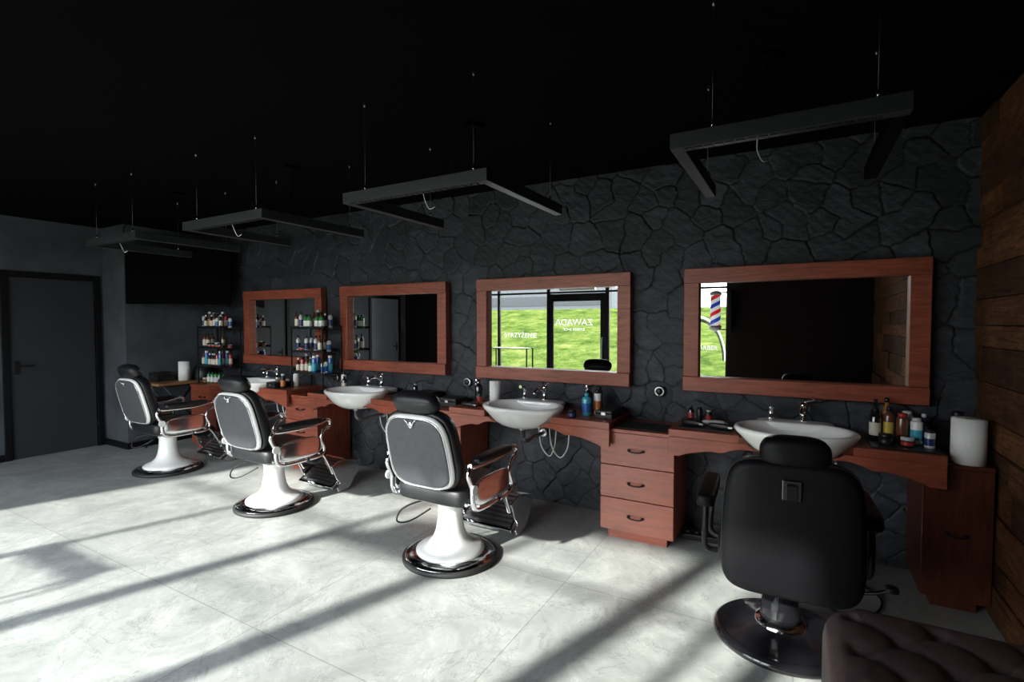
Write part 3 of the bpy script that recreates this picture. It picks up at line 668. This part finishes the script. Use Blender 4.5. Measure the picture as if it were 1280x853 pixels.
# ------------------------------------------------------------------ tufted ottoman
def ottoman(x0,x1,y0,y1,h):
    W_,D_=x1-x0,y1-y0; e=empty('tufted_ottoman',((x0+x1)/2,(y0+y1)/2,0)); T(e,'grey-plum button-tufted leather ottoman with rounded edges','ottoman')
    s=.19; btn=[]
    for j in range(-6,7):
        for i in range(-5,6):
            x=(i+(.5 if j%2 else 0))*s*1.1; y=j*s*.5
            if abs(x)<W_/2-.07 and abs(y)<D_/2-.07: btn.append((x,y))
    B=np.array(btn)
    n=150; R=.10
    us=np.linspace(-W_/2,W_/2,n); vs_=np.linspace(-D_/2,D_/2,n)
    X,Y=np.meshgrid(us,vs_)
    ex=np.minimum(W_/2-np.abs(X),R); ey=np.minimum(D_/2-np.abs(Y),R)
    cx=R-ex; cy=R-ey; dd=np.minimum(np.sqrt(cx**2+cy**2),R)
    Zt=h-R+np.sqrt(np.maximum(R*R-dd*dd,0))
    dm=np.full_like(X,9.)
    for b in B: dm=np.minimum(dm,np.hypot(X-b[0],Y-b[1]))
    a=X/(s*1.1); c=Y/s
    l1=np.abs(((a+c)+.5)%1-.5)*s*.7; l2=np.abs(((a-c)+.5)%1-.5)*s*.7
    ll=np.minimum(l1,l2); inner=np.clip((W_/2-np.abs(X)-.04)/.07,0,1)*np.clip((D_/2-np.abs(Y)-.04)/.07,0,1)
    tz=-.024*np.exp(-(dm/.030)**2)-.007*np.exp(-(ll/.012)**2)*inner-.008*np.exp(-(ll/.04)**2)*inner
    Zt=Zt+tz
    V=np.stack([X,Y,Zt],-1).reshape(-1,3).tolist(); I=np.arange(n*n).reshape(n,n)
    F=np.stack([I[:-1,:-1],I[:-1,1:],I[1:,1:],I[1:,:-1]],-1).reshape(-1,4).tolist()
    Rc=.12; 
    for p in V:
        ax,ay=abs(p[0]),abs(p[1]); qx,qy=ax-(W_/2-Rc),ay-(D_/2-Rc)
        if qx>0 and qy>0:
            l=math.hypot(qx,qy); mx_=max(qx,qy); k=mx_/l
            p[0]=math.copysign(W_/2-Rc+qx*k,p[0]); p[1]=math.copysign(D_/2-Rc+qy*k,p[1])
    m=MB(); m.add(V,F,True); 
    bd=list(I[0,:])+list(I[1:,-1])+list(I[-1,:-1][::-1])+list(I[1:-1,0][::-1])
    base=[(V[i][0],V[i][1],.08) for i in bd]; mid=len(m.v); m.add(base,[],True)
    for k in range(len(bd)):
        k2=(k+1)%len(bd); m.f.append([int(bd[k]),int(bd[k2]),mid+k2,mid+k]); m.s.append(True)
    m.f.append([mid+k for k in range(len(bd))]); m.s.append(False)
    m.obj('cushion_body','leather',e)
    bm_=MB(); bm_.sup((0,0,0),(.03,.03,.014),1,nu=12,nv=6)
    first=None
    for x,y in btn:
        zz=h-.036
        if first is None: first=bm_.obj('button','leather',e,loc=(x,y,zz))
        else: dup(first,(x,y,zz),parent=e)
    for sx in(-1,1):
        for sy in(-1,1): MB().lathe([(.02,0),(.03,.08)],c=(sx*(W_/2-.1),sy*(D_/2-.1),0),seg=14).obj('leg','blackmetal',e)
ottoman(.08,.88,-2.75,-1.95,.645)

# ------------------------------------------------------------------ pendant lamps
def lamp(xr,L_=1.0,dark=False):
    e=empty('pendant_lamp',(xr,0,0)); T(e,'unlit black U-shaped linear pendant lamp hung on thin wires','lamp','suspended linear lamps')
    zb,zt=2.225,2.285; w=.050; ya,yb=-1.92,-1.05
    m=MB(); m.bx(-L_,0,ya,ya+w,zb,zt); m.obj('long_bar','lampmetal',e,bevel=.003)
    m=MB(); m.bx(-w,0,ya+w,yb,zb,zt); m.obj('side_bar','screen' if dark else 'lampmetal',e,bevel=.003)  # dark: near-black right arm, its fade into shade put into the colour
    m=MB(); m.bx(-L_,-L_+w,ya+w,yb,zb,zt); m.obj('side_bar','lampmetal',e,bevel=.003)
    g=MB(); n=int((L_-.1)/.037)
    for i in range(n): g.bx(-L_+.05+i*.037,-L_+.08+i*.037,ya+.012,ya+w-.012,zb-.004,zb-.0005)
    g.obj('louvre','blackmetal',e)
    for (x,y) in((-.09,ya+w/2),(-L_+.15,ya+w/2),(-w/2,yb-.12),(-L_+w/2,yb-.12)):
        MB().cyl((x,y,zt+.03),.0010,CEIL-zt-.05,6).obj('suspension_wire','darksteel',e)
        MB().cyl((x,y,zt),.005,.03,10).obj('wire_grip','chrome',e); MB().cyl((x,y,CEIL-.02),.005,.02,10).obj('wire_grip','steel',e)
    m=MB(); m.cyl((-.45,-1.35,CEIL-.03),.06,.03,20); m.obj('ceiling_rose','screen',e)
    m=MB(); m.tube([(-.45,-1.35,CEIL-.03),(-.44,-1.36,2.55),(-.4,-1.5,2.42),(-.3,-1.8,2.40),(-.25,-1.885,2.34),(-.25,ya+w/2,2.285)],.003,seg=6); m.obj('power_cord','screen',e)
    m=MB(); m.tube([(-.46,ya+w+.0,2.26),(-.45,ya+.08,2.24),(-.45,ya+.10,2.20),(-.43,ya+.11,2.16),(-.40,ya+.12,2.17)],.002,seg=6); m.obj('loose_cable','steel' if dark else 'whiteplastic',e)
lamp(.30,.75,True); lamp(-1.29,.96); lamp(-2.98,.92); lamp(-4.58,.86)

# ------------------------------------------------------------------ tv
e=empty('television',(-6.63,-.55,0),rad(39.5)); T(e,'black flat television angled across the room corner on a bracket','television')
MB().bx(-.58,.59,-.02,.02,1.79,2.47).obj('casing','screen',e,bevel=.004); MB().bx(-.575,.575,-.0225,-.0205,1.81,2.455).obj('screen','screen',e)
m=MB(); m.bx(-.12,.12,.02,.05,2.0,2.25); m.tube([(0,.04,2.12),(-.05,.3,2.12)],.02,sm=False); m.tube([(-.05,.3,2.12),(-.055,.68,2.12)],.02,sm=False); m.obj('bracket','blackmetal',e)
e=empty('console_shelf',(-4.75,-4.42,0)); T(e,'black metal open console shelf near the window','shelf')
for x in(-.4,.4):
    for y in(-.12,.12): MB().box((x,y,.55),(.02,.02,1.1)).obj('post','blackmetal',e)
for z_ in(.62,1.09): MB().box((0,0,z_),(.78,.22,.015)).obj('shelf','blackmetal',e)
e=empty('power_strip',(-.58,-.17,0),rad(5)); T(e,'black power strip on the floor below the worktop','power strip')
MB().bx(-.14,.14,-.03,.03,0,.04).obj('body','plastic',e,bevel=.006)
for i in range(4): MB().cyl((-.1+i*.065,0,.04),.02,.025,14).obj('plug','plastic',e)
m=MB(); m.tube([(.35,-.08,.42),(.34,-.10,.2),(.36,-.12,.03),(.30,-.3,.008),(.42,-.5,.008),(.36,-.72,.008),(.2,-.78,.008),(.1,-.62,.008)],.006,seg=6); T(m.obj('power_cable','plastic'),'loose black cable trailing across the floor below the basin','cable')

# ------------------------------------------------------------------ lights / world / camera
sl=Vector((.33,1,0)).normalized(); el=rad(29); dirv=Vector((sl.x*math.cos(el),sl.y*math.cos(el),-math.sin(el)))
sd=bpy.data.lights.new('sun','SUN'); sd.energy=13.5; sd.angle=rad(1.8); sd.color=(1,.98,.92); so=bpy.data.objects.new('sun',sd); so.rotation_euler=dirv.to_track_quat('-Z','Y').to_euler(); so.location=(-3,-9,6); COL.objects.link(so)
pd=bpy.data.lights.new('window_portal','AREA'); pd.shape='RECTANGLE'; pd.size=-1-XW+.1; pd.size_y=2.7; pd.cycles.is_portal=True
po=bpy.data.objects.new('window_portal',pd); po.location=((XW-1)/2,YF-.14,1.33); po.rotation_euler=(rad(90),0,0); COL.objects.link(po)
wd=bpy.data.worlds.new('world'); scene.world=wd; wd.use_nodes=True; nt=wd.node_tree; bg=nt.nodes['Background']
tc=nt.nodes.new('ShaderNodeTexCoord'); sx=nt.nodes.new('ShaderNodeSeparateXYZ'); nt.links.new(tc.outputs['Generated'],sx.inputs[0])
c=ramp(nt,sx.outputs[2],[(0,(.98,.98,1.0)),(.3,(.92,.95,1.0)),(1,(.60,.72,.95))]); nt.links.new(c,bg.inputs['Color']); bg.inputs['Strength'].default_value=10.5
cd=bpy.data.cameras.new('camera'); cd.sensor_width=36; cd.lens=36*633/1280; cd.clip_start=.02
co=bpy.data.objects.new('camera',cd); co.location=(0,-D,1.55); co.rotation_euler=(rad(90-1.95),0,rad(29.6)); COL.objects.link(co); scene.camera=co
scene.view_settings.view_transform='Standard'; scene.view_settings.look='None'; scene.view_settings.exposure=0.1
